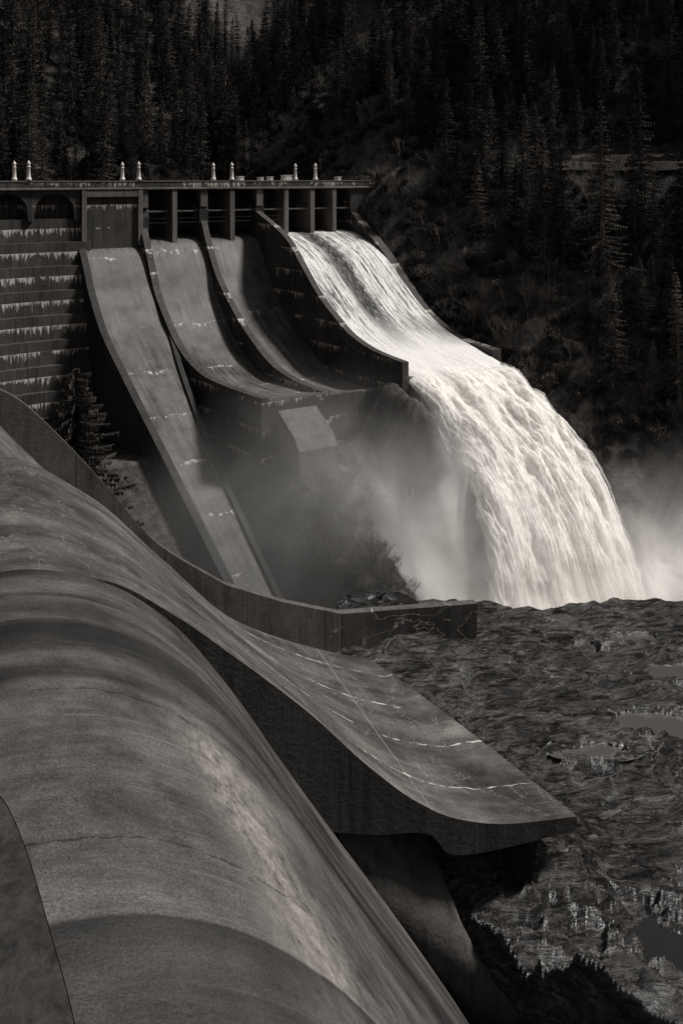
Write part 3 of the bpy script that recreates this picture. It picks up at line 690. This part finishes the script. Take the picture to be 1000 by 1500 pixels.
def scatter(name,pts,coll,smin,smax,seed):
    me=bpy.data.meshes.new(name); me.from_pydata(pts,[],[]); ob=link(bpy.data.objects.new(name,me))
    ng=bpy.data.node_groups.new(name+"_gn",'GeometryNodeTree'); ng.interface.new_socket("Geometry",in_out='INPUT',socket_type='NodeSocketGeometry'); ng.interface.new_socket("Geometry",in_out='OUTPUT',socket_type='NodeSocketGeometry')
    n=ng.nodes; gi=n.new("NodeGroupInput"); go=n.new("NodeGroupOutput"); ip=n.new("GeometryNodeInstanceOnPoints"); ci=n.new("GeometryNodeCollectionInfo")
    ci.inputs["Collection"].default_value=coll; ci.inputs["Separate Children"].default_value=True; ci.inputs["Reset Children"].default_value=True; ip.inputs["Pick Instance"].default_value=True
    rv=n.new("FunctionNodeRandomValue"); rv.data_type='FLOAT_VECTOR'; rv.inputs[0].default_value=(-.05,-.05,0); rv.inputs[1].default_value=(.05,.05,6.28); rv.inputs["Seed"].default_value=seed
    rs=n.new("FunctionNodeRandomValue"); rs.data_type='FLOAT'; rs.inputs[2].default_value=smin; rs.inputs[3].default_value=smax; rs.inputs["Seed"].default_value=seed+1
    l=ng.links; l.new(gi.outputs[0],ip.inputs["Points"]); l.new(ci.outputs[0],ip.inputs["Instance"]); l.new(rv.outputs[0],ip.inputs["Rotation"]); l.new(rs.outputs[1],ip.inputs["Scale"]); l.new(ip.outputs[0],go.inputs[0])
    md=ob.modifiers.new("scatter",'NODES'); md.node_group=ng; return ob
def st_of(x,y):
    dx=x+38.3;dy=y-150; return .56*dx-.83*dy,.83*dx+.56*dy
N_=26000; X=rng.uniform(-150,190,N_); Y=rng.uniform(140,380,N_); s_,t_=st_of(X,Y); Z=ground(X,Y)
inview=(np.abs(X/Y)<.45)
road=(np.abs(Z+2)<7)&(t_>70)&(s_>18)
patch=fbm(X*.03,Y*.03,3,44)
okc=inview&(((t_>62)&(s_<70)&(Z>-50))|((s_<-50)&(t_<62)))&(~road)&(patch>-.30)&(Z<85)
idx=np.where(okc)[0]; keep=[];cell={}
for i in idx:
    c=(int(X[i]//4.2),int(Y[i]//4.2))
    if c in cell: continue
    cell[c]=1; keep.append(i)
scatter("conifer_forest",[(X[i],Y[i],Z[i]-.4) for i in keep],ct,.5,1.25,3)
oks=inview&((t_>51)&(s_<75)&(Z<30)|((s_<-45)&(Z<10)))&(~((np.abs(Z-2)<3.5)&(t_>70)&(s_>5)))
idx=np.where(oks)[0][:2500]
scatter("hillside_shrubs",[(X[i],Y[i],Z[i]-.2) for i in idx],cb,.4,1.0,9)
pts=[]
for _ in range(200):
    x=rng.uniform(-38,-8); y=rng.uniform(64,88); pts.append((x,y,float(mound(np.array([x]),np.array([y]))[0])-.2))
for _ in range(260):
    s0=rng.uniform(43,60); t0=rng.uniform(9,17); p=F(t0,s0,0); pts.append((p[0],p[1],gz(p[0],p[1])-.2))
scatter("ravine_shrubs",pts,cb,.3,.65,15)
G=[]
for s0 in np.linspace(16,60,60):
    t0=49.5+(3-float(gs(s0)))/.82
    tt=np.linspace(t0-12,t0+12,49); p=F(tt,s0,0); zz=ground(p[:,0],p[:,1]); j=int(np.argmin(np.abs(zz-2.6)))
    G.append(tt[j])
G=np.convolve(np.pad(G,4,mode='edge'),np.ones(9)/9,'valid')
ss=np.linspace(16,60,60); wob=fbm(ss*.4,ss*0,3,9)*.35
R=np.stack([F(G-3.4,ss,1.2+wob),F(G-2.8,ss,2.6),F(G+.8,ss,2.8),F(G+1.6,ss,4.0+wob)],1)
grid("hillside_road",R,MRoad,smooth=False)
# ---------------------------------------------------------------- light
sd=Vector((.60,.10,.80)).normalized()
su=bpy.data.lights.new("sun",'SUN'); su.energy=4.3; su.angle=math.radians(8); su.color=(1,.98,.95)
so=link(bpy.data.objects.new("sun",su)); so.rotation_euler=sd.to_track_quat('Z','Y').to_euler()
w=bpy.data.worlds.new("World"); sc.world=w; w.use_nodes=True; nt=w.node_tree; bg=nt.nodes["Background"]
sk=nt.nodes.new("ShaderNodeTexSky"); sk.sky_type='NISHITA'; sk.sun_disc=False; sk.sun_elevation=math.asin(sd.z); sk.sun_rotation=math.atan2(sd.x,sd.y)
hs=nt.nodes.new("ShaderNodeHueSaturation"); hs.inputs["Saturation"].default_value=.0
nt.links.new(sk.outputs[0],hs.inputs["Color"]); nt.links.new(hs.outputs[0],bg.inputs[0]); bg.inputs[1].default_value=.05
# ---------------------------------------------------------------- camera
cam=bpy.data.cameras.new("camera"); co=link(bpy.data.objects.new("camera",cam)); co.location=(0,0,0); co.rotation_euler=(math.radians(90),0,0)
cam.sensor_fit='VERTICAL'; cam.sensor_height=36; cam.sensor_width=24; cam.lens=36; cam.shift_y=-(750-260)/1500; cam.clip_end=3000; cam.clip_start=.1
sc.camera=co
sc.view_settings.view_transform='Standard'; sc.view_settings.look='None'; sc.view_settings.exposure=0
